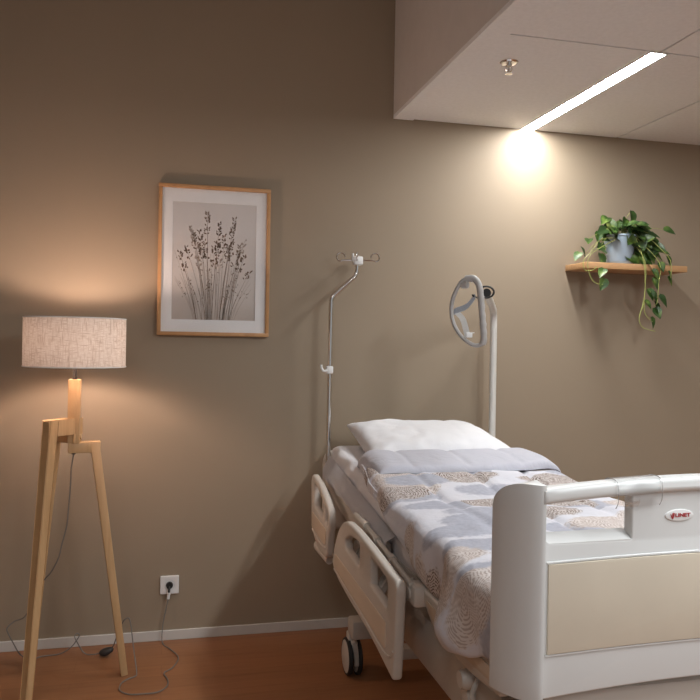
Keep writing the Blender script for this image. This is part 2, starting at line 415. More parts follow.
# ------------------------------------------------------------------ picture
px0, px1, pz0, pz1 = -0.043, 0.466, 1.400, 2.090
pf = thing('picture_frame', 'oak framed sepia print of tall dry grasses hanging on the taupe wall', 'picture', (0.21, WY, 1.40))
PY = WY - .028
b = B()
fw = .017
for lo, hi in (((px0, PY, pz0), (px1, WY - .002, pz0 + fw)), ((px0, PY, pz1 - fw), (px1, WY - .002, pz1)), ((px0, PY, pz0 + fw), (px0 + fw, WY - .002, pz1 - fw)), ((px1 - fw, PY, pz0 + fw), (px1, WY - .002, pz1 - fw))):
    box(b, lo, hi, .002)
obj('frame', b, 'frame', pf)
b = B()
ix0, ix1, iz0, iz1 = 0.021, 0.401, 1.474, 2.012
def fr_xz(y): return lambda u, v, w: (u, y + w, v)
plate(b, [[(px0 + fw - .002, pz0 + fw - .002), (px1 - fw + .002, pz0 + fw - .002), (px1 - fw + .002, pz1 - fw + .002), (px0 + fw - .002, pz1 - fw + .002)],
          [(ix0, iz0), (ix1, iz0), (ix1, iz1), (ix0, iz1)]], .003, .0008, fr_xz(PY + .013))
obj('mat_board', b, 'mat', pf)
pr = B(); box(pr, (ix0 - .01, PY + .0150, iz0 - .01), (ix1 + .01, PY + .018, iz1 + .01))
prt = obj('print', pr, 'print', pf, smooth=False)
# the grasses printed on the sheet
b = B(); gy = PY + .0146; rg = random.Random(3)
def ribbon(pts, w0, w1, mi):
    vs = []
    for i, p in enumerate(pts):
        a = V(pts[min(i + 1, len(pts) - 1)]) - V(pts[max(i - 1, 0)]); nn = V((-a.y, a.x)).normalized(); w = w0 + (w1 - w0) * i / (len(pts) - 1)
        vs.append((b.verts.new((p[0] + nn.x * w, gy, p[1] + nn.y * w)), b.verts.new((p[0] - nn.x * w, gy, p[1] - nn.y * w))))
    for (a, c), (d, e) in zip(vs, vs[1:]):
        f = b.faces.new((a, c, e, d)); f.material_index = mi
def seed(x, z, a, l, w, mi):
    q = [(0, 0), (.5, .5), (1, 0), (.5, -.5)]; ca, sa = math.cos(a), math.sin(a)
    f = b.faces.new([b.verts.new((x + ca * u * l - sa * v * w, gy - .0002, z + sa * u * l + ca * v * w)) for u, v in q]); f.material_index = mi
heads = [(0.176, 1.955, .10, 0), (0.100, 1.885, .10, 1), (0.303, 1.935, .14, 0), (0.232, 1.905, .12, 0), (0.140, 1.872, .11, 0), (0.330, 1.815, .11, 0), (0.115, 1.855, .09, 0),
         (0.080, 1.80, .07, 0), (0.052, 1.77, .10, 0), (0.352, 1.765, .09, 0), (0.255, 1.855, .09, 0), (0.165, 1.82, .08, 0), (0.277, 1.795, .07, 0), (0.375, 1.69, .05, 0),
         (0.350, 1.835, .07, 1), (0.205, 1.80, .10, 0), (0.150, 1.795, .06, 0), (0.222, 1.82, .07, 0), (0.292, 1.83, .08, 0), (0.235, 1.74, .05, 1), (0.130, 1.75, .05, 1)]
for hx, hz, hl, mi in heads:
    hz += .012
    cx = 0.205; bx = cx + (hx - cx) * 0.40 + rg.uniform(-.02, .02)
    top = V((hx, hz)); bot = V((bx, iz0)); mid = V((bx + (hx - bx) * .35, (hz + iz0) / 2))
    pts = [tuple(bot * (1 - t) ** 2 + mid * 2 * t * (1 - t) + top * t * t) for t in [i / 10 for i in range(11)]]
    ribbon(pts, .0011, .0006, 1 if mi else rg.choice((0, 1)))
    dr = (top - mid).normalized()
    for k in range(int(hl / .0036)):
        t = rg.uniform(0, 1); p = top - dr * hl * t; sd = rg.choice((-1, 1)); spread = (.3 + .8 * t) * .011
        x = p.x + sd * rg.uniform(0, spread); z = p.y + rg.uniform(-.004, .004)
        seed(x, z, PI / 2 - sd * rg.uniform(.2, 1.0), rg.uniform(.010, .017), rg.uniform(.0045, .0075), mi)
for k in range(46):
    bx = rg.uniform(.07, .33); tx = bx + (bx - .205) * rg.uniform(.1, .7) + rg.uniform(-.02, .02); tz = rg.uniform(1.60, 1.80)
    tx = min(max(tx, .03), .39)
    bx = .205 + (bx - .205) * .8
    m1 = V((bx + (tx - bx) * .3, (iz0 + tz) / 2)); a0 = V((bx, iz0)); a1 = V((tx, tz))
    pts = [tuple(a0 * (1 - t) ** 2 + m1 * 2 * t * (1 - t) + a1 * t * t) for t in [i / 8 for i in range(9)]]
    ribbon(pts, .0010, .0004, rg.choice((0, 1, 1)))
    if rg.random() < .75:
        for q in range(rg.randint(2, 6)):
            t = rg.uniform(.65, 1); i = int(t * 8); p = pts[min(i, 8)]
            seed(p[0] + rg.uniform(-.009, .009), p[1] + rg.uniform(-.008, .008), rg.uniform(0, 2 * PI), rg.uniform(.006, .010), .004, rg.choice((0, 0, 1)))
obj('printed_grasses', b, ['grass', 'grass2'], prt, smooth=False)
b = B(); box(b, (px0 + fw - .001, PY + .006, pz0 + fw - .001), (px1 - fw + .001, PY + .008, pz1 - fw + .001)); obj('glass_pane', b, 'glass', pf, smooth=False)

# ------------------------------------------------------------------ outlet
ox, oz = 0.031, 0.254
ou = thing('wall_outlet', 'square white wall outlet with a black socket above the baseboard', 'outlet', (ox, WY, oz))
b = B(); a = .042
plate(b, [round_poly([(ox - a, oz - a), (ox + a, oz - a), (ox + a, oz + a), (ox - a, oz + a)], .004), [(ox + .0205 * math.cos(-i * PI / 16), oz + .0205 * math.sin(-i * PI / 16)) for i in range(32)]], .010, .003, fr_xz(WY - .006))
obj('cover_plate', b, 'white', ou)
b = B(); lathe(b, [(.0205, -.012), (.0205, -.002), (.0165, -.002)], (ox, WY, oz), 32, 'y'); obj('socket_ring', b, 'white', ou)

# ------------------------------------------------------------------ floor lamp
lx, ly = -0.352, 3.20
fl = thing('floor_lamp', 'wooden tripod floor lamp with a linen drum shade, lit beside the wall', 'lamp', (lx, ly, 0))
SZ0, SZ1, SR = 1.266, 1.459, 0.194
b = B(); lathe(b, [(SR - .0012, SZ0 + .001), (SR, SZ0), (SR, SZ1), (SR - .0012, SZ1 - .001)], (lx, ly, 0), 72)
b.faces.ensure_lookup_table()
for f in [f for f in b.faces if len(f.verts) > 4]: b.faces.remove(f)
shd = obj('lamp_shade', b, 'shade', fl)
b = B()
for z in (SZ0 + .001, SZ1 - .001): tube(b, [(lx + SR * math.cos(k * PI / 36), ly + SR * math.sin(k * PI / 36), z) for k in range(72)], .0024, 8, closed=True)
obj('shade_rim', b, 'white', shd)
b = B()
for k in range(3):
    an = k * 2 * PI / 3 + .5; tube(b, [(lx + .016 * math.cos(an), ly + .016 * math.sin(an), 1.31), (lx + (SR - .003) * math.cos(an), ly + (SR - .003) * math.sin(an), SZ0 + .004)], .0015, 6)
tube(b, [(lx + .017 * math.cos(k * PI / 12), ly + .017 * math.sin(k * PI / 12), 1.31) for k in range(24)], .002, 6, closed=True)
obj('spider', b, 'white', shd)
b = B(); tube(b, [(lx, ly, 1.205), (lx, ly, 1.262)], .0085, 16); lathe(b, [(.0085, 1.262), (.016, 1.266), (.016, 1.318), (.012, 1.322)], (lx, ly, 0), 20); obj('bulb_socket', b, 'darkp', fl)
b = B(); lathe(b, [(0, 1.322), (.012, 1.322), (.014, 1.335), (.026, 1.352), (.030, 1.368), (.026, 1.385), (.014, 1.397), (0, 1.399)], (lx, ly, 0), 24); obj('bulb', b, 'bulb', fl)
b = B(); bar(b, (lx, ly, .962), (lx, ly, 1.215), .046, .046, (1, 0, 0), .003); obj('stem', b, 'ash', fl)
def lamp_leg(top, foot, zc, h, w=.042):
    b = B(); t = V((top[0], top[1], 0)); s = V((lx, ly, 0)); d = (t - s).normalized()
    a0 = s - d * .022 + V((0, 0, zc)); a1 = t + d * .022 + V((0, 0, zc)); sd = d.cross(V((0, 0, 1)))
    bar(b, a0, a1, .040, h, sd, .003); arm = obj('arm', b, 'ash', fl)
    b = B(); T = V((top[0], top[1], zc + h / 2 - .004)); F = V((*foot, 0.002)); bar(b, F, T, w, w * .86, sd, .003)
    for v in b.verts: q = 1 - .26 * (T.z - v.co.z) / T.z; c = F + (T - F) * (v.co.z / T.z); v.co.x = c.x + (v.co.x - c.x) * q; v.co.y = c.y + (v.co.y - c.y) * q
    for v in b.verts: v.co.z = max(v.co.z, .0005) if v.co.z < .03 else v.co.z
    return obj('leg', b, 'ash', fl)
lamp_leg((-.428, 3.12), (-.490, 3.02), 1.030, .058)
lamp_leg((-.432, 3.270), (-.532, 3.345), .981, .040)
lamp_leg((-.274, 3.212), (-.147, 3.232), .944, .044)
b = B(); lathe(b, [(0, .917), (.008, .917), (.008, .924), (0, .924)], (lx, ly - .006, 0), 12); obj('cord_grommet', b, 'darkp', fl)
b = B(); lathe(b, [(0, .0), (.008, .0), (.008, .007), (0, .008)], (lx + .0225, ly - .012, .985), 12, 'x'); obj('clamp_knob', b, 'ash', fl)
cord = [(lx, ly, .92), (-.362, 3.22, .86), (-.366, 3.23, .79), (-.373, 3.24, .70), (-.380, 3.245, .62), (-.397, 3.25, .55), (-.410, 3.25, .49), (-.440, 3.26, .43), (-.478, 3.30, .38),
        (-.52, 3.38, .30), (-.560, 3.405, .207), (-.600, 3.41, .189), (-.627, 3.40, .166), (-.624, 3.40, .145), (-.606, 3.41, .10), (-.58, 3.42, .045), (-.545, 3.45, .006), (-.50, 3.48, .005), (-.43, 3.49, .006), (-.385, 3.49, .03),
        (-.360, 3.49, .062), (-.350, 3.485, .082), (-.358, 3.48, .094), (-.368, 3.475, .082), (-.355, 3.47, .055), (-.325, 3.46, .012), (-.285, 3.45, .008), (-.262, 3.445, .014), (-.235, 3.44, .020), (-.21, 3.43, .035), (-.186, 3.37, .11),
        (-.160, 3.31, .190), (-.137, 3.30, .210), (-.126, 3.29, .18), (-.112, 3.27, .08), (-.098, 3.22, .012), (-.105, 3.20, .004), (-.127, 3.185, .004), (-.153, 3.15, .004), (-.158, 3.09, .004), (-.124, 3.046, .004), (-.071, 3.036, .004), (-.011, 3.041, .004), (.023, 3.087, .004),
        (.025, 3.15, .004), (.011, 3.21, .004), (.044, 3.253, .004), (.069, 3.33, .004), (.066, 3.384, .004), (.036, 3.456, .004), (.003, 3.53, .006), (.004, 3.555, .075), (.017, 3.553, .150), (.026, 3.55, .195)]
b = B(); tube(b, smooth_path(cord, 5), .0024, 8); cd = obj('cord', b, 'cordm', fl)
b = B(); tube(b, smooth_path([(-.262, 3.445, .014), (-.235, 3.44, .020), (-.205, 3.43, .034)], 8), lambda t: .006 + .016 * math.sin(PI * min(1, t * 1.0)) ** .7, 14, flat=.75, flatdir=(0, 0, 1)); obj('foot_switch', b, 'darkp', cd)
b = B(); tube(b, [(.0285, 3.552, .222), (.026, 3.5515, .196)], .0065, 12); tube(b, [(.0285, 3.552, .224), (.0285, 3.552, .216)], .0078, 12)
pl = obj('plug', b, 'white', cd)
b = B(); lathe(b, [(0, -.022), (.0150, -.022), (.0163, -.010), (.0163, -.004), (0, -.004)], (ox, WY, oz), 28, 'y'); tube(b, smooth_path([(ox, 3.560, oz - .004), (ox - .001, 3.552, oz - .014), (.0285, 3.552, .226)], 5), .005, 10); obj('plug_face', b, 'black', pl)

# ------------------------------------------------------------------ wall shelf and plant
sh0, sh1, shy, shz0, shz1 = 2.008, 2.585, 3.378, 1.770, 1.801
ws = thing('wall_shelf', 'short oak wall shelf holding the trailing plant', 'shelf', (2.3, WY, shz0))
b = B(); box(b, (sh0, shy, shz0), (sh1, WY - .001, shz1), .002); obj('board', b, 'oak', ws)
b = B(); box(b, (sh0 + .08, WY - .006, shz0 - .0), (sh1 - .08, WY - .0005, shz0 + .004)); tube(b, [(sh0 + .15, WY - .004, shz0 + .016), (sh0 + .15, WY - .1, shz0 + .016)], .005); tube(b, [(sh1 - .15, WY - .004, shz0 + .016), (sh1 - .15, WY - .1, shz0 + .016)], .005)
obj('bracket', b, 'chrome', ws)
pcx, pcy = 2.250, 3.468
pp = thing('potted_plant', 'pothos with trailing vines in a pale blue grey pot on the shelf', 'plant', (pcx, pcy, shz1))
b = B(); z = shz1
lathe(b, [(0, z + .012), (.058, z + .012), (.062, z + .02), (.078, z + .140), (.083, z + .142), (.083, z + .150), (.074, z + .150), (.070, z + .128), (0, z + .126)], (pcx, pcy, 0), 40); obj('pot', b, 'pot', pp)
b = B(); lathe(b, [(0, z + .0005), (.062, z + .0005), (.070, z + .016), (.066, z + .016), (.060, z + .006), (0, z + .006)], (pcx, pcy, 0), 40); obj('saucer', b, 'pot', pp)
b = B(); lathe(b, [(.069, z + .127), (.06, z + .134), (.03, z + .137), (0, z + .138)], (pcx, pcy, 0), 24); obj('soil', b, 'soil', pp)
leaves = [(2.156, 2.026, -1), (2.279, 2.035, 1), (2.236, 2.006, 0), (2.139, 1.979, -1), (2.086, 1.955, -1), (2.188, 1.982, 0), (2.255, 1.985, 0), (2.341, 2.006, 1), (2.299, 1.976, 1), (2.128, 1.941, -1), (2.189, 1.955, 0), (2.25, 1.955, 0), (2.201, 1.945, 0), (2.367, 1.969, 1), (2.48, 1.975, 1), (2.411, 1.938, 1), (2.318, 1.934, 0), (2.301, 1.887, 0), (2.052, 1.867, -1), (2.099, 1.88, -1), (2.14, 1.882, 0), (1.964, 1.827, -1), (2.129, 1.819, 0), (2.351, 1.87, 1), (2.375, 1.904, 1), (2.425, 1.884, 1), (2.514, 1.885, 1), (2.481, 1.818, 1), (2.309, 1.816, 1), (2.352, 1.818, 1), (2.457, 1.863, 1), (2.42, 1.788, 1), (2.39, 1.749, 1), (2.471, 1.742, 1), (2.471, 1.717, 1), (2.385, 1.703, 1), (2.362, 1.649, 1), (2.381, 1.636, 1), (2.431, 1.616, 1), (2.4, 1.583, 1), (2.401, 1.556, 1), (2.375, 1.506, 1), (2.09, 1.69, -1), (2.083, 1.748, -1), (2.345, 1.597, 1), (2.062, 1.916, -1), (2.349, 1.93, 1), (2.388, 1.877, 1), (2.279, 1.83, 1), (2.371, 1.797, 1)]
rl = random.Random(11)
for k in range(70):   # inner crown round the pot
    an = rl.uniform(0, 2 * PI); leaves.append((pcx + .035 + .135 * math.cos(an) * rl.random() ** .5, 1.955 + .05 * math.sin(an), rl.choice((-1, 0, 1))))
for k in range(20): leaves.append((2.36 + rl.uniform(-.05, .08), rl.uniform(1.80, 1.93), 1))
b = B()
def leaf(bm, base, d, up, ln, wd):
    d = V(d).normalized(); up = V(up); up = (up - d * up.dot(d)).normalized(); sd = d.cross(up)
    prof = [(0, .02), (.06, .55), (.2, .98), (.38, 1.0), (.6, .78), (.82, .38), (1, .015)]
    rows = []
    for t, w in prof:
        droop = -.18 * ln * t * t
        c = V(base) + d * ln * (t - (.08 if 0 < t < .1 else 0)) + up * droop
        rows.append([bm.verts.new(c + sd * s * w * wd * .5 + up * abs(s) * w * wd * .16) for s in (-1, -.5, 0, .5, 1)])
    for A, C in zip(rows, rows[1:]):
        for k in range(4): bm.faces.new((A[k], A[k + 1], C[k + 1], C[k]))
stalks = B()
for (x, zc, s) in leaves:
    crown = zc > 1.86
    hang = zc < 1.79
    y = pcy - .035 + rl.uniform(-.07, .06) if crown else (3.36 + rl.uniform(-.012, .008) if hang else 3.40 + rl.uniform(-.02, .03))
    if hang: y = min(y, shy - .022)
    ln = rl.uniform(.056, .080) * (.95 if hang else 1); wd = ln * rl.uniform(.68, .85)
    if crown: d = V(((x - pcx) * 3 + rl.uniform(-.45, .45), -rl.uniform(.1, .8), rl.uniform(-.6, .35)))
    else: d = V((s * rl.uniform(.1, .8), -rl.uniform(0, .4), -rl.uniform(.4, 1)))
    d.normalize(); up = V((rl.uniform(-.4, .4), -rl.uniform(.5, 1.0), rl.uniform(.2, .9)))
    base = V((x, y, zc)) - d * ln * .5
    tipy = base + d * ln
    if base.y > WY - .05 or tipy.y > WY - .05: base.y -= .06
    leaf(b, base, d, up, ln, wd)
    if crown:
        o0 = V((pcx + (x - pcx) * .25, pcy + rl.uniform(-.03, .03), z + .13)); tube(stalks, smooth_path([o0, (o0 + base) / 2 + V((0, 0, .03)), base], 4), .0013, 5)
obj('foliage', b, 'leaf', pp, smooth=True)
vines = dict(a=[(2.186, 1.928), (2.103, 1.918), (2.033, 1.856), (1.982, 1.80), (1.994, 1.755), (2.041, 1.762), (2.053, 1.779)],
             b=[(2.19, 1.925), (2.039, 1.847), (2.005, 1.79), (2.025, 1.72), (2.055, 1.694), (2.09, 1.69)],
             c=[(2.271, 1.93), (2.327, 1.817), (2.33, 1.709), (2.326, 1.618), (2.358, 1.581)],
             d=[(2.307, 1.93), (2.407, 1.809), (2.404, 1.701), (2.4, 1.615), (2.382, 1.593)],
             e=[(2.30, 1.93), (2.320, 1.80), (2.326, 1.618), (2.298, 1.537), (2.317, 1.484), (2.391, 1.464)],
             f=[(2.326, 1.64), (2.315, 1.591), (2.298, 1.526)], g=[(2.29, 1.93), (2.355, 1.945), (2.418, 1.88), (2.475, 1.823), (2.475, 1.735)],
             h=[(2.326, 1.61), (2.328, 1.559), (2.353, 1.527), (2.375, 1.512)])
for k, pts in vines.items():
    q = []
    for (x, zz) in pts:
        q.append((x, 3.40 if zz > 1.9 else (3.365 if zz > 1.81 else 3.358), zz))
    tube(stalks, smooth_path(q, 5), .0018, 6)
obj('vines', stalks, 'vine', pp)

# ------------------------------------------------------------------ hospital bed
CX = 1.15
bed = thing('hospital_bed', 'adjustable hospital bed with cream panelled footboard and lowered side rails, against the wall', 'bed', (CX, 2.4, 0))
def mx_(x, s): return x if s > 0 else 2 * CX - x       # mirrored across the bed's centre line
# --- footboard
FB0, FB1 = .735, 2 * CX - .735
def arch(x, e, c): return e + (c - e) * (1 - ((x - CX) / (CX - FB0)) ** 2)
def strip(zlo, zhi, x0=FB0, x1=FB1, n=24):
    xs = [x0 + (x1 - x0) * i / n for i in range(n + 1)]
    return [(x, zlo(x)) for x in xs] + [(x, zhi(x)) for x in xs[::-1]]
fbz0 = lambda x: arch(x, .672, .690)
fbz1 = lambda x: arch(x, 1.095, 1.114)
railz = lambda x: arch(x, 1.064, 1.084)
b = B()
def hole(x0, x1, z0, z1, r): return round_poly([(x0, z0), (x0, z1[0]), (x1, z1[1]), (x1, z0)], r)
plate(b, [strip(fbz0, lambda x: fbz1(x) - .004), hole(.7385, .936, .985, (1.066, 1.077), [.022, .010, .006, .006]), hole(2 * CX - .936, 2 * CX - .7385, .985, (1.073, 1.062), [.006, .006, .010, .022])], .030, .0035, fr_xz(1.392))
fb = obj('footboard', b, 'plastic', bed)
b = B(); plate(b, [strip(railz, fbz1, FB0 - .004, FB1 + .004)], .046, .010, fr_xz(1.388)); obj('top_rail', b, 'plastic', fb)
for s in (1, -1):
    b = B()
    x0, x1 = sorted((mx_(.744, s), mx_(.934, s)))
    v = [b.verts.new(p) for p in ((x0, 1.3775, .985), (x1, 1.3775, .987), (x1, 1.3775, .976), (x0, 1.3775, .974), (x0, 1.4065, 1.001), (x1, 1.4065, 1.003), (x1, 1.4065, .976), (x0, 1.4065, .974))]
    for f in ((0, 1, 2, 3), (4, 5, 1, 0), (5, 4, 7, 6), (3, 2, 6, 7), (0, 3, 7, 4), (1, 5, 6, 2)): b.faces.new([v[i] for i in f])
    obj('grip_ledge', b, 'plastic', fb, smooth=False)
b = B(); plate(b, [strip(lambda x: arch(x, .763, .772), lambda x: arch(x, .943, .952), .748, 2 * CX - .748)], .006, .001, fr_xz(1.3755)); obj('cream_panel', b, 'cream', fb)
b = B()
for zz in (.760, .946):
    tube(b, [(x, 1.3765, arch(x, zz, zz + .009)) for x in [.745 + (2 * CX - 1.49) * i / 16 for i in range(17)]], .0028, 6)
obj('panel_trim', b, 'plastic', fb)
for s in (1, -1):
    b = B(); plan = [(.738, 1.369), (.729, 1.371), (.714, 1.382), (.698, 1.400), (.684, 1.422), (.673, 1.445), (.667, 1.468)]
    plan = [(p.x, p.y) for p in smooth_path([(x, y, 0) for x, y in plan], 4)]; n_p = len(plan) - 1
    rows = []
    for i, (x, y) in enumerate(plan):
        t = i / n_p; zt = 1.103 - .066 * (1 - math.sqrt(max(0.0, 1 - max(0, (t - .42) / .585) ** 2))); zb = .668
        dx, dy = (.030, .004) if i < 2 else (.027, .012)
        rows.append([(x, y, zb + (zt - zb) * k / 10) for k in range(11)])
        rows[-1] = [(mx_(p[0], s), p[1], p[2]) for p in rows[-1]]
    vs = [[b.verts.new(p) for p in r] for r in rows]
    for A, C in zip(vs, vs[1:]):
        for k in range(10): b.faces.new((A[k], A[k + 1], C[k + 1], C[k]))
    inner = [[(mx_(.742 - .012 * i / n_p + .018 * min(1, 1.6 * i / n_p), s), 1.405 + .066 * i / n_p, q[2]) for q in r] for i, r in enumerate(rows)]
    vi = [[b.verts.new(p) for p in r] for r in inner]
    for A, C in zip(vi, vi[1:]):
        for k in range(10): b.faces.new((A[k], C[k], C[k + 1], A[k + 1]))
    for k in range(10):
        b.faces.new((vs[0][k], vi[0][k], vi[0][k + 1], vs[0][k + 1])); b.faces.new((vs[-1][k], vs[-1][k + 1], vi[-1][k + 1], vi[-1][k]))
    for i in range(len(plan) - 1):
        b.faces.new((vs[i][0], vs[i + 1][0], vi[i + 1][0], vi[i][0])); b.faces.new((vs[i][10], vi[i][10], vi[i + 1][10], vs[i + 1][10]))
    bmesh.ops.recalc_face_normals(b, faces=b.faces[:])
    es = [e for e in b.edges if e.is_manifold and e.calc_face_angle() > .9]
    bmesh.ops.bevel(b, geom=es, offset=.004, segments=3, affect='EDGES', profile=.5, clamp_overlap=True)
    obj('corner_post', b, 'plastic', fb, ang=40)
# badge
b = B(); lcx, lcz = 1.046, 1.032
plate(b, [[(lcx + .034 * math.cos(i * PI / 20), lcz + .0125 * math.sin(i * PI / 20)) for i in range(40)]], .004, .0018, fr_xz(1.3765))
bd = obj('badge', b, 'white', fb)
b = B()
text_into(b, 'LINET', .0105, lambda u, v, w: (lcx - .0105 + u, 1.3738 - w, lcz - .0028 + v), .0008, .036)
for q in ([(-.0225, .0045), (-.0185, -.0010), (-.0175, -.0075), (-.0205, -.0025)], [(-.0180, .0045), (-.0165, .0055), (-.0160, -.0020), (-.0172, -.0072)], [(-.0150, .0070), (-.0125, .0045), (-.0130, -.0010), (-.0162, -.0075), (-.0155, 0)]):
    plate(b, [[(lcx + x, lcz + zz) for x, zz in q]], .0008, 0.0, fr_xz(1.3738))
obj('emblem', b, 'red', bd, smooth=False)

# --- headboard
b = B()
plate(b, [round_poly([(.725, .50), (2 * CX - .725, .50), (2 * CX - .725, .872), (.725, .872)], [.02, .02, .06, .06])], .035, .012, fr_xz(3.50)); obj('headboard', b, 'railp', bed)

# --- side rails
def yz(x): return lambda u, v, w: (x + w, u, v)
def side_rail(s, outer, orad, holes, panel, groove, tilt=0):
    X = mx_(.650, s); b = B()
    plate(b, [round_poly(outer, orad)] + [round_poly(h, r) for h, r in holes], .030, .009, yz(X))
    r = obj('side_rail', b, 'railp', bed)
    b = B(); plate(b, [round_poly(panel, .012)], .004, .001, yz(X - s * .0155)); obj('rail_panel', b, 'creamr', r)
    b = B(); tube(b, smooth_path([(X - s * .015, y, zz) for y, zz in groove], 6), .004, 6); obj('rail_lip', b, 'railp', r)
    return r
for s in (1, -1):
    # foot-side rail (Y from the foot towards the head, Z)
    side_rail(s, [(2.045, .424), (2.30, .462), (2.594, .478), (2.767, .494), (2.868, .526), (2.825, .61), (2.75, .695), (2.66, .740), (2.53, .745), (2.30, .732), (2.10, .716), (2.034, .714), (2.022, .690), (2.035, .50)],
              [.014, .2, .2, .06, .04, .06, .06, .05, .08, .08, .05, .012, .02, .1],
              [([(2.445, .632), (2.645, .642), (2.660, .668), (2.585, .702), (2.445, .714)], [.012, .015, .03, .05, .02]),
               ([(2.115, .608), (2.305, .620), (2.305, .704), (2.115, .690)], [.014, .012, .012, .02])],
              [(2.120, .486), (2.825, .524), (2.80, .580), (2.12, .566)],
              [(2.045, .510), (2.075, .484), (2.16, .474), (2.451, .497), (2.819, .518)])
    # head-side rail
    side_rail(s, [(2.965, .512), (3.10, .502), (3.25, .535), (3.30, .60), (3.318, .770), (3.29, .800), (3.13, .778), (3.03, .748), (2.94, .716), (2.916, .675), (2.95, .59)],
              [.03, .08, .05, .06, .03, .03, .08, .05, .04, .04, .06],
              [([(3.045, .656), (3.235, .666), (3.250, .760), (3.225, .766), (3.045, .725)], [.015, .015, .015, .02, .02]),
               ([(2.957, .645), (3.008, .650), (3.008, .714), (2.957, .694)], [.014, .012, .012, .02])],
              [(2.985, .562), (3.275, .570), (3.285, .636), (2.975, .628)],
              [(2.98, .552), (3.03, .546), (3.13, .544), (3.27, .562)])
    # hinge below the head rail
    b = B(); X = mx_(.66, s)
    tube(b, [(X, 3.22, .500), (X, 3.02, .490)], lambda t: .028 - .012 * t, 14); tube(b, [(X, 3.12, .515), (mx_(.78, s), 3.12, .515)], .016, 12)
    obj('rail_hinge', b, 'railp', bed)
    # swing arms and lift rod of the foot-side rail
    for yy in (2.14, 2.30, 2.62):
        b = B(); bar(b, (mx_(.668, s), yy, .60), (mx_(.735, s), yy + .06, .655), .03, .018, (0, 1, 0), .004); obj('rail_arm', b, 'railp', bed)
    b = B(); X = mx_(.722, s)
    X = mx_(.692, s); ra, rb, rc_ = V((X, 2.72, .742)), V((X, 2.58, .742)), V((X, 2.06, .690))
    tube(b, [ra, rb], .012, 12); tube(b, [rb, rc_], .0085, 12)
    for q in (.02, .30, .62): p = rb + (rc_ - rb) * q; d_ = (rc_ - rb).normalized() * .012; tube(b, [p - d_, p + d_], .0135, 14)
    obj('rail_rod', b, 'railp', bed)
    # pivot bracket
    b = B(); X0_, X1_ = sorted((mx_(.685, s), mx_(.735, s)))
    box(b, (X0_, 2.02, .635), (X1_, 2.10, .695), .012); tube(b, [(mx_(.680, s), 2.06, .668), (mx_(.69, s), 2.06, .668)], .016, 14); obj('pivot_bracket', b, 'railp', bed)
    # platform side panels: backrest, thigh, foot
    fr = yz(mx_(.728, s))
    b = B(); plate(b, [round_poly([(2.42, .645), (2.62, .655), (2.80, .680), (2.95, .655), (3.20, .69), (3.42, .735), (3.42, .790), (3.10, .765), (2.75, .742), (2.42, .712)], [.01, .05, .03, .06, .05, .02, .02, .1, .1, .01])], .024, .007, fr); obj('backrest_panel', b, 'railp', bed)
    b = B(); plate(b, [round_poly([(1.52, .612), (1.72, .592), (1.86, .600), (1.96, .612), (2.03, .660), (2.04, .692), (1.70, .678), (1.52, .676)], [.01, .06, .05, .05, .03, .01, .05, .01])], .026, .008, fr); fp = obj('foot_panel', b, 'railp', bed)
    b = B(); plate(b, [round_poly([(1.54, .632), (1.78, .620), (1.95, .632), (2.00, .668), (1.70, .662), (1.54, .662)], .012)], .004, .001, yz(mx_(.7145, s))); obj('panel_inset', b, 'creamr', fp)
    # main side beam and foot-end bumper knobs
    b = B(); X0_, X1_ = sorted((mx_(.752, s), mx_(.815, s))); box(b, (X0_, 1.50, .425), (X1_, 3.00, .578), .012)
    obj('side_beam', b, 'steelp', bed)
    b = B(); lathe(b, [(0, 0), (.020, 0), (.026, -.012), (.026, -.030), (.020, -.042), (0, -.042)] if s > 0 else [(0, 0), (.020, 0), (.026, .012), (.026, .030), (.020, .042), (0, .042)], (mx_(.752, s), 1.735, .560), 20, 'x')
    lathe(b, [(0, 0), (.018, 0), (.022, -.010), (.022, -.024), (0, -.030)] if s > 0 else [(0, 0), (.018, 0), (.022, .010), (.022, .024), (0, .030)], (mx_(.752, s), 1.745, .512), 18, 'x')
    obj('release_knob', b, 'railp', bed)
    b = B(); tube(b, round_path([(mx_(.745, s), 1.70, .575), (mx_(.715, s), 1.675, .548), (mx_(.705, s), 1.60, .540), (mx_(.745, s), 1.57, .575)], .03), .0065, 10); obj('bag_hook', b, 'railp', bed)
# --- deck, frame, columns, wheels
b = B(); box(b, (.745, 1.47, .64), (2 * CX - .745, 2.45, .672), .006)
v0 = len(b.verts)
bar(b, (CX, 2.45, .656), (CX, 3.45, .760), 2 * (CX - .745), .03, (1, 0, 0), .006); obj('mattress_deck', b, 'steelp', bed)
b = B(); box(b, (.765, 1.415, .540), (2 * CX - .765, 1.470, .664), .010); obj('foot_crossbar', b, 'railp', bed)
for y in (1.60, 2.30, 2.96):
    b = B(); box(b, (.80, y - .035, .44), (2 * CX - .80, y + .035, .56), .01); fm = obj('cross_beam', b, 'steelp', bed)
    for s in (1, -1):
        x0, x1 = sorted((mx_(.86, s), mx_(.90, s))); b = B(); box(b, (x0, y - .02, .555), (x1, y + .02, .645), .004); obj('deck_post', b, 'steelp', fm)
b = B()
for s in (1, -1):
    x0, x1 = sorted((mx_(.98, s), mx_(1.04, s))); box(b, (x0, 1.62, .172), (x1, 3.02, .243), .008)
for y in (1.62, 2.98): box(b, (.752, y, .170), (2 * CX - .752, y + .085, .245), .008)
obj('base_frame', b, 'steelp', bed)
for y in (1.95, 2.72):
    b = B(); box(b, (CX - .09, y - .06, .235), (CX + .09, y + .06, .40), .01); box(b, (CX - .07, y - .045, .39), (CX + .07, y + .045, .52), .008)
    box(b, (.84, y - .03, .20), (2 * CX - .84, y + .03, .24), .004); obj('lift_column', b, 'steelp', bed)
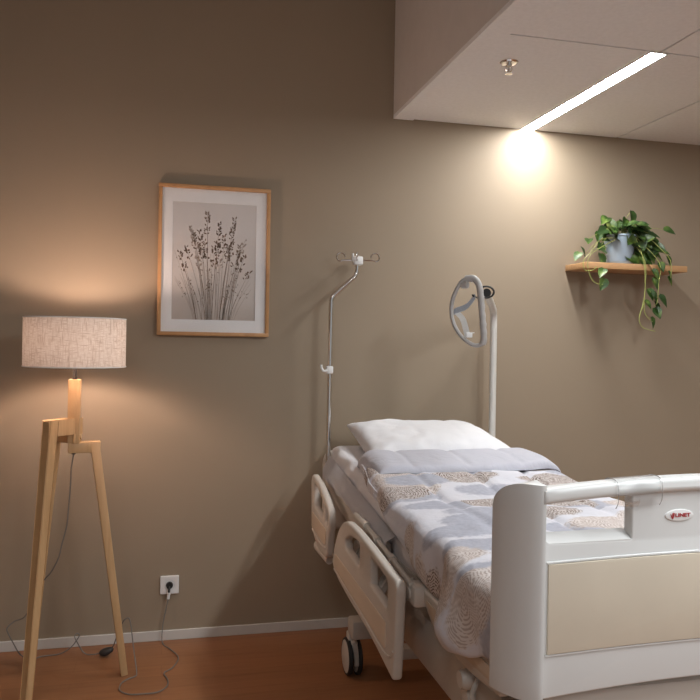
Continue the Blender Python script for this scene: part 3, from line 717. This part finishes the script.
for s in (1, -1):
    for y in (1.66, 3.04):
        wx, wy, wr = mx_(.772, s), y + .02, .076
        b = B(); box(b, (wx - .022, wy - .022, .128), (wx + .022, wy + .022, .178), .006); tube(b, [(wx - .024, wy, wr), (wx + .024, wy, wr)], .012, 12)
        box(b, (wx - .015, wy - .045, .10), (wx + .015, wy + .045, .152), .012); cs = obj('caster', b, 'railp', bed)
        for q in (-1, 1):
            b = B(); c = (wx + q * .020, wy, wr)
            lathe(b, [(.060, -.009), (.072, -.009), (.076, -.005), (.076, .005), (.072, .009), (.060, .009)], c, 36, 'x'); obj('tire', b, 'black', cs)
            b = B(); lathe(b, [(0, -.0135), (.056, -.012), (.067, -.0085), (.067, .0085), (.056, .012), (0, .0135)], c, 36, 'x'); obj('wheel_hub', b, 'railp', cs)
        b = B(); n = 20
        v = []
        for i in range(n + 1):
            an = -.15 + (PI + .3) * i / n
            for x in (-.009, .009):
                v.append(b.verts.new((wx + x, wy + .081 * math.cos(an), wr + .081 * math.sin(an))))
        for i in range(n): b.faces.new((v[2 * i], v[2 * i + 1], v[2 * i + 3], v[2 * i + 2]))
        bmesh.ops.solidify(b, geom=b.faces[:], thickness=.004); obj('wheel_cover', b, 'railp', cs)

# ------------------------------------------------------------------ mattress with its sheet
def zm(y):      # top of the mattress
    t = max(0, (y - 2.45) / (3.42 - 2.45)); return .800 + .108 * t
b = B(); nx, ny = 34, 60; MX0, MX1, MY0, MY1 = .752, 2 * CX - .752, 1.485, 3.430
rows = []
for j in range(ny + 1):
    y = MY0 + (MY1 - MY0) * j / ny; top = zm(y); bot = top - .128; r = .030
    edge = min(1, (MY1 - y) / .03, (y - MY0) / .03); dz = -.012 * (1 - edge)
    left = [(MX0, bot)] + [(MX0 - .006 * math.sin(PI * k / 6), bot + (top - r - bot) * k / 6) for k in range(1, 7)] + [(MX0 + r - r * math.cos(a), top - r + r * math.sin(a)) for a in (PI / 8, PI / 4, 3 * PI / 8, PI / 2)]
    right = [(2 * CX - x, zz) for x, zz in left[::-1]]
    mid = [(left[-1][0] + (right[0][0] - left[-1][0]) * k / 20, top) for k in range(1, 20)]
    row = []
    for x, zz in left + mid + right:
        w = noise.noise(V((x * 6, y * 4, zz * 6))) * .004
        # drawn folds of the sheet down the side near the head
        f = max(0, min(1, (y - 2.6) / .3)) * math.sin(26 * y + 34 * zz) * .005 * (1 if zz < top - .005 else .3) * 1.9
        sx_ = -1 if x < CX else 1
        row.append(b.verts.new((x + sx_ * (f + w * .6), y, zz + w * (.6 if zz > top - .02 else 0) + (dz if zz > top - .02 else 0))))
    rows.append(row)
for A, C in zip(rows, rows[1:]):
    for k in range(len(A) - 1): b.faces.new((A[k], A[k + 1], C[k + 1], C[k]))
    b.faces.new((A[-1], A[0], C[0], C[-1]))
b.faces.new(rows[0]); b.faces.new(rows[-1][::-1])
mt = obj('mattress', b, 'sheet', None, (CX, 2.4, .672), ang=60); tag(mt, 'mattress under a white fitted sheet on the hospital bed', 'mattress')
# loose hem of the sheet drawn over the platform edge
b = B(); rows = []
for j in range(41):
    y = 2.36 + (3.40 - 2.36) * j / 40; top = zm(y); rag = .012 * noise.noise(V((y * 9, 3, 1))) + .006 * math.sin(y * 40)
    low = .722 + .043 * max(0, (y - 2.60) / .80) + rag * .7
    row = []
    for k in range(7):
        zz = top - .045 + (low - top + .045) * k / 6; bul = .004 * math.sin(26 * y + 34 * zz)
        row.append(b.verts.new((.7385 + bul * .5 - .036 * min(1, k / 3.5), y, zz)))
    rows.append(row)
for A, C in zip(rows, rows[1:]):
    for k in range(6): b.faces.new((A[k], A[k + 1], C[k + 1], C[k]))
bmesh.ops.solidify(b, geom=b.faces[:], thickness=.003); obj('sheet_hem', b, 'sheet', mt, ang=60)

# ------------------------------------------------------------------ duvet
def lerp_tab(tab, y):
    if y <= tab[0][0]: return tab[0][1]
    for (a, va), (c, vc) in zip(tab, tab[1:]):
        if y <= c: t = (y - a) / (c - a); t = t * t * (3 - 2 * t); return va + (vc - va) * t
    return tab[-1][1]
DY0, DY1 = 1.485, 2.985
XLT = [(1.485, .700), (1.60, .690), (1.75, .688), (1.83, .702), (1.90, .718), (2.33, .724), (2.50, .734), (2.72, .750), (2.985, .775)]
ZLT = [(1.485, .690), (1.56, .682), (1.65, .650), (1.74, .628), (1.80, .634), (1.85, .672), (1.95, .690), (2.12, .708), (2.22, .733), (2.33, .764), (2.50, .792), (2.72, .842), (2.85, .862), (2.985, .872)]
XRT = [(1.485, 1.588), (2.985, 1.560)]
def duvet_section(y):
    top = zm(y) + .052; xl, zl, xr = lerp_tab(XLT, y), lerp_tab(ZLT, y), lerp_tab(XRT, y)
    zr = top - .16; r = .045; pts = []
    hl = top - zl
    for k in range(8): pts.append((xl - .006 * math.sin(PI * k / 8), zl + max(0, hl - r) * k / 8))
    rr = min(r, hl)
    for k in range(6):
        a = k / 5 * PI / 2; pts.append((xl + rr - rr * math.cos(a), top - rr + rr * math.sin(a)))
    x0 = xl + rr; x1 = xr - r
    for k in range(1, 46):
        t = k / 46; x = x0 + (x1 - x0) * t; pts.append((x, top + .010 * math.sin(PI * t)))
    for k in range(6):
        a = PI / 2 - k / 5 * PI / 2; pts.append((xr - r + r * math.cos(a), top - r + r * math.sin(a)))
    for k in range(1, 6): pts.append((xr, top - r + (zr - top + r) * k / 5))
    return pts
SEAMX = (.925, 1.15, 1.375)
b = B(); uvl = b.loops.layers.uv.new('UVMap'); nyd = 90; rows = []; uvs = {}
for j in range(nyd + 1):
    y = DY0 + (DY1 - DY0) * j / nyd; sec = duvet_section(y); s = 0; row = []; last = None; i0 = 30
    acc = [0]
    for p, q in zip(sec, sec[1:]): acc.append(acc[-1] + math.hypot(q[0] - p[0], q[1] - p[1]))
    mid = acc[len(acc) // 2]
    for i, (x, zz) in enumerate(sec):
        topness = max(0, min(1, (zz - (zm(y) + .01)) / .04))
        seam = min(abs(x - q) for q in SEAMX)
        dz = topness * (-.020 * math.exp(-(seam / .009) ** 2) + .010 * noise.noise(V((x * 5.5, y * 4.5, 0.3))) + .004 * noise.noise(V((x * 17, y * 14, 2))))
        # slack over the left corner at the foot
        dx = (1 - topness) * (x < CX) * (-.010 * math.sin(y * 19) * (zm(y) - zz + .06) * 5 - .008 * noise.noise(V((y * 12, zz * 9, 5))))
        lump = math.exp(-((y - 1.73) / .085) ** 2) * math.exp(-((zz - .685) / .045) ** 2) * (x < CX); dx -= .030 * lump
        yo = y + (topness < 1) * .012 * noise.noise(V((y * 7, zz * 12, 8)))
        v = b.verts.new((x + dx, yo, zz + dz)); row.append(v); uvs[v] = (acc[i] - mid, y)
    rows.append(row)
for A, C in zip(rows, rows[1:]):
    for k in range(len(A) - 1):
        f = b.faces.new((A[k], A[k + 1], C[k + 1], C[k]))
        for l in f.loops: l[uvl].uv = uvs[l.vert]
bmesh.ops.recalc_face_normals(b, faces=b.faces[:])
if sum(f.normal.z for f in b.faces) < 0: bmesh.ops.reverse_faces(b, faces=b.faces[:])
me = bpy.data.meshes.new('duvet'); off = V((CX, 2.4, .80)); bmesh.ops.translate(b, verts=b.verts[:], vec=-off); b.to_mesh(me); b.free()
me.materials.append(M['duvet'])
for p in me.polygons: p.use_smooth = True
dv = bpy.data.objects.new('duvet', me); COL.objects.link(dv); dv.location = off
so = dv.modifiers.new('thickness', 'SOLIDIFY'); so.thickness = .018; so.offset = -1
ss = dv.modifiers.new('soft', 'SUBSURF'); ss.levels = 1; ss.render_levels = 1
tag(dv, 'leaf print duvet in white, grey and beige spread over the hospital bed', 'duvet')
# folded-back band
b = B(); rows = []; n2 = 18
for j in range(n2 + 1):
    t = j / n2; row = []
    for i in range(53):
        u = i / 52; x = .772 + (1.560 - .772) * u
        skew = .045 * (1 - u) ; y0 = 2.76 + .02 * u - .03 * math.sin(PI * u); y1 = 3.035 - .01 * u
        # path: tucked at the head, over, and down at the front lip
        if t < .12: y = y1 - .006 + .03 * math.sin(t / .12 * PI / 2); zz = zm(y1) + .005 + (.064) * (t / .12)
        elif t > .88: q = (t - .88) / .12; y = y0 - .012 * math.sin(q * PI / 2); zz = zm(y0) + .088 - .034 * q
        else: y = y1 + .02 + (y0 - y1 - .02) * (t - .12) / .76; zz = zm(y) + .071 + .018 * math.sin(PI * (t - .12) / .76 * .75) 
        seam = min(abs(x - q) for q in (.925, 1.15, 1.375)); zz -= .010 * math.exp(-(seam / .008) ** 2) * (0.12 <= t <= .9)
        zz += .005 * noise.noise(V((x * 9, y * 12, 4)))
        e = min(u, 1 - u) * 52
        if e < 5: zz -= (.075 if t < .9 else .03) * (1 - math.sqrt(max(0, 1 - ((5 - e) / 5) ** 2)))
        row.append(b.verts.new((x, y, zz)))
    rows.append(row)
for A, C in zip(rows, rows[1:]):
    for k in range(52): b.faces.new((A[k], A[k + 1], C[k + 1], C[k]))
bmesh.ops.recalc_face_normals(b, faces=b.faces[:])
if sum(f.normal.z for f in b.faces) < 0: bmesh.ops.reverse_faces(b, faces=b.faces[:])
bmesh.ops.solidify(b, geom=b.faces[:], thickness=.010)
fo = obj('folded_edge', b, 'fold', dv, ang=70); ss = fo.modifiers.new('soft', 'SUBSURF'); ss.levels = 1; ss.render_levels = 1
fo['label'] = 'plain lilac grey reverse folded back'

# ------------------------------------------------------------------ pillow
b = B(); n = 44; W, D, H = .715, .45, .165
grid = {}
tilt = Matrix.Rotation(math.radians(10), 4, 'X')
pc = V((1.168, 3.205, 0.930))
for side in (1, -1):
    for i in range(n + 1):
        for j in range(n + 1):
            u, w = 2 * i / n - 1, 2 * j / n - 1
            pinch = 1 - .055 * (1 - abs(w) ** 2) * abs(u) ** 3 ; pinch2 = 1 - .09 * (1 - abs(u) ** 2) * abs(w) ** 3
            h = (max(0, (1 - u ** 4)) * max(0, (1 - w ** 4))) ** .55
            h *= 1 + .12 * noise.noise(V((u * 2.2, w * 2.2, 1.5)))
            wr = .011 * noise.noise(V((u * 6, w * 4, 3 + side))) * (abs(u) + abs(w)) * .7 * h ** .3
            p = V((u * pinch * W / 2, w * pinch2 * D / 2, side * h * H / 2 * (1 if side > 0 else .62) + wr * (side > 0)))
            p.z -= (side > 0) * .0045 * h * (math.exp(-((u + .28) / .035) ** 2) + math.exp(-((u - .27) / .035) ** 2)); p.z += .012 * max(0, w) * (1 - h) + .020 * max(0, -u) ** 3 * max(0, w) - .045 * max(0, u) ** 3; p.x -= .05 * max(0, u) ** 3 * max(0, w) - .03 * max(0, u) ** 2 * max(0, -w)
            key = (i, j, 0 if (i in (0, n) or j in (0, n)) else side)
            if key not in grid: grid[key] = b.verts.new(pc + (tilt @ p))
    for i in range(n):
        for j in range(n):
            ks = [grid[(a, c, 0 if (a in (0, n) or c in (0, n)) else side)] for a, c in ((i, j), (i + 1, j), (i + 1, j + 1), (i, j + 1))]
            try: b.faces.new(ks if side > 0 else ks[::-1])
            except ValueError: pass
pw = obj('pillow', b, 'pillow', None, (1.16, 3.2, .90), ang=75); ss = pw.modifiers.new('soft', 'SUBSURF'); ss.levels = 1; ss.render_levels = 1
tag(pw, 'plump white pillow at the head of the bed', 'pillow')

# ------------------------------------------------------------------ infusion pole
ip = thing('infusion_pole', 'slim chrome infusion pole with bent top and four hooks at the bed head', 'pole', (.738, 3.452, .60))
b = B(); PYI = 3.452
tube(b, round_path([(.738, PYI, .60), (.742, PYI, 1.588), (.862, PYI, 1.700), (.864, PYI, 1.745)], .022, 8), .0108, 16); obj('rod', b, 'chrome', ip)
hz = 1.766; hx = .866
b = B(); box(b, (hx - .022, PYI - .016, hz - .022), (hx + .022, PYI + .016, hz + .018), .006); box(b, (hx - .030, PYI - .010, hz - .006), (hx - .02, PYI + .010, hz + .032), .004); obj('hook_hub', b, 'white', ip)
for an in (2.95, -.20, 1.25, -1.9):
    ca, sa = math.cos(an), math.sin(an); L0 = .072 if abs(sa) < .5 else .05
    b = B(); pts = [(hx + ca * .015, PYI + sa * .015, hz), (hx + ca * L0, PYI + sa * L0, hz)]
    for k in range(11):
        t = -PI / 2 + k / 10 * 1.55 * PI
        pts.append((hx + ca * (L0 + .008 + .020 * math.cos(t)), PYI + sa * (L0 + .008 + .020 * math.cos(t)), hz + .014 + .020 * math.sin(t)))
    tube(b, pts, .0034, 8); obj('hook', b, 'chrome', ip)
b = B(); box(b, (.722, PYI - .016, 1.235), (.754, PYI + .016, 1.270), .006); tube(b, smooth_path([(.726, PYI - .012, 1.25), (.708, PYI - .016, 1.248), (.698, PYI - .016, 1.262), (.696, PYI - .016, 1.276)], 5), .0055, 10); obj('height_clamp', b, 'white', ip)

# ------------------------------------------------------------------ lifting pole and handle
lp = thing('lifting_pole', 'white painted lifting pole curving over the right of the bed head', 'pole', (1.553, 3.452, .60))
b = B(); tube(b, round_path([(1.560, 3.452, .60), (1.556, 3.452, 1.545), (1.312, 2.985, 1.600)], .075, 10), .0165, 16); obj('curved_tube', b, 'polew', lp)
b = B(); d = (V((1.312, 2.985, 1.600)) - V((1.556, 3.452, 1.545))).normalized(); e = V((1.312, 2.985, 1.600))
tube(b, [e - d * .006, e + d * .012], .0175, 16); obj('end_cap', b, 'black', lp)
hd = thing('trapeze_handle', 'grey looped trapeze handle hanging from the white lifting pole', 'handle', (1.30, 2.96, 1.60))
yaw = math.radians(-38)
hc = V((1.213, 2.93, 1.516))
def HP(u, w, d=0.0):   # u across the loop, w up, d out of its plane
    return hc + V((u * math.cos(yaw) - d * math.sin(yaw) * -1, u * math.sin(yaw) + d * math.cos(yaw), w))
b = B(); arc = [HP(u, w) for u, w in ((.010, .128), (-.022, .134), (-.048, .108), (-.072, .055), (-.078, .0), (-.066, -.050), (-.036, -.098), (.004, -.130), (.034, -.138), (.058, -.130))]
tube(b, smooth_path(arc, 6), .0105, 12, flat=.8); obj('loop_arm', b, 'grip', hd)
b = B(); gp = smooth_path([HP(u, w) for u, w in ((-.020, .136), (.014, .137), (.036, .112), (.046, .06), (.052, 0), (.058, -.06), (.062, -.112), (.056, -.132))], 10)
tube(b, gp, lambda t: .0135 + (.0010 * math.sin(t * 75) if .35 < t < .85 else 0), 14); obj('hand_grip', b, 'grip', hd)
b = B(); tube(b, [HP(-.022, .112, -.012), HP(-.022, .112, .012)], .016, 16); obj('hinge_cap', b, 'grip', hd)
# strap runs from the pole end through the loop to the buckle
def flatstrap(bm, pts, w, side):
    P = [V(p) for p in pts]; sd = V(side).normalized() * w / 2
    vs = [(bm.verts.new(p + sd), bm.verts.new(p - sd)) for p in P]
    fs = [bm.faces.new((a, c, e, d)) for (a, c), (d, e) in zip(vs, vs[1:])]
    bmesh.ops.solidify(bm, geom=fs, thickness=.003)
b = B(); flatstrap(b, smooth_path([HP(.040, .064, .02), HP(.012, .036, .012), HP(-.020, .018), HP(-.055, .006), HP(-.068, -.004)], 5), .024, (0, .25, 1)); obj('strap', b, 'strap', hd)
b = B(); flatstrap(b, smooth_path([HP(-.058, -.004, -.006), HP(-.038, -.030, -.010), HP(-.024, -.070, -.010), HP(-.012, -.104, -.006)], 5), .024, (1, -.5, .4)); st2 = obj('strap', b, 'white', hd)
b = B()
c = HP(-.010, -.096, -.010); box(b, (c.x - .014, c.y - .006, c.z - .010), (c.x + .014, c.y + .006, c.z + .010), .003); tube(b, [c + V((-.016, -.004, .008)), c + V((.022, -.004, .010))], .002, 6); obj('buckle', b, 'white', hd)
b = B(); rc = V((1.300, 2.965, 1.602))
tube(b, [rc + V((.010 * math.cos(k * PI / 12), -.014 * math.cos(k * PI / 12) * .5, 0)) + V((.022 * math.cos(k * PI / 12), 0, .024 * math.sin(k * PI / 12))) for k in range(24)], .0042, 8, closed=True)
tube(b, smooth_path([rc + V((-.020, -.01, -.012)), rc + V((-.034, -.02, .004)), rc + V((-.040, -.03, -.012)), rc + V((-.034, -.02, -.034)), rc + V((-.022, -.01, -.036))], 5), .0038, 8)
tube(b, smooth_path([HP(.036, .062, .02), HP(.030, .070, .02), rc + V((-.030, -.02, -.038))], 4), .0032, 6)
obj('hanging_ring', b, 'black', hd)

# ------------------------------------------------------------------ clear card sleeve on the footboard rail
b = B(); sx0, sx1 = .893, .994
secn = [(1.4140, 1.074), (1.4150, 1.084), (1.4125, 1.102), (1.404, 1.1095), (1.388, 1.1110), (1.372, 1.1095), (1.3625, 1.102), (1.3610, 1.080), (1.3620, 1.066), (1.366, 1.058), (1.370, 1.053)]
vs = [[b.verts.new((x, y, zz + arch(x, 1.095, 1.114) - 1.1075)) for y, zz in secn] for x in (sx0, (sx0 + sx1) / 2, sx1)]
for A, C in zip(vs, vs[1:]):
    for k in range(len(secn) - 1): b.faces.new((A[k], A[k + 1], C[k + 1], C[k]))
bmesh.ops.solidify(b, geom=b.faces[:], thickness=-.0016)
cs = obj('card_sleeve', b, 'sleeve', None, ((sx0 + sx1) / 2, 1.386, 1.12), ang=50); tag(cs, 'clear plastic sleeve clipped over the top rail of the footboard', 'card holder')
for x in (sx0, sx1):
    b = B(); tube(b, smooth_path([(x, y, zz + arch(x, 1.095, 1.114) - 1.1075) for y, zz in secn], 3), .0010, 6); obj('sleeve_edge', b, 'rim', cs)

# ------------------------------------------------------------------ light
def area(name, loc, size, energy, col, rot=(0, 0, 0)):
    l = bpy.data.lights.new(name, 'AREA'); l.shape = 'RECTANGLE'; l.size, l.size_y = size; l.energy = energy; l.color = col
    o = bpy.data.objects.new(name, l); COL.objects.link(o); o.location = loc; o.rotation_euler = rot; return o
# unseen strip fills added along the lowered ceiling for footboard, bed and wall
area('unseen_strip_fill', (1.78, .72, CZ - .01), (.07, 1.1), 40, (.93, .975, 1.0))
area('unseen_strip_fill', (1.78, -.9, CZ - .01), (.07, 1.1), 30, (.93, .975, 1.0))
area('unseen_strip_fill', (3.3, 1.6, CZ - .01), (.07, 1.1), 13, (.97, .985, 1.0))  # off to the right, added to lift the wall
area('unseen_high_fill', (-.7, -.6, HZ - .02), (.6, .6), 20, (.97, .98, 1.0))  # unseen fill added at upper left to brighten the footboard's left side
w = bpy.data.worlds.new('room_light'); scene.world = w; w.use_nodes = True
bg = w.node_tree.nodes['Background']; bg.inputs['Color'].default_value = (.94, .97, 1.0, 1); bg.inputs['Strength'].default_value = .36

# ------------------------------------------------------------------ camera
TH, RO, TI = math.radians(13.6), math.radians(1.0), math.radians(0.55)
f = V((math.sin(TH) * math.cos(TI), math.cos(TH) * math.cos(TI), -math.sin(TI))); r = V((math.cos(TH), -math.sin(TH), 0)); u = r.cross(f)
Rr = r * math.cos(RO) + u * math.sin(RO); Uu = u * math.cos(RO) - r * math.sin(RO)
cam = bpy.data.cameras.new('camera'); co = bpy.data.objects.new('camera', cam); COL.objects.link(co)
cam.sensor_width = 36; cam.lens = 36 * 760 / 700; cam.clip_start = .05
co.matrix_world = Matrix(((Rr.x, Uu.x, -f.x, 0), (Rr.y, Uu.y, -f.y, 0), (Rr.z, Uu.z, -f.z, 1.38), (0, 0, 0, 1)))
scene.camera = co
vs_ = scene.view_settings; vs_.view_transform = 'Standard'; vs_.look = 'None'; vs_.exposure = 0.0; vs_.gamma = 1.0; vs_.use_curve_mapping = False
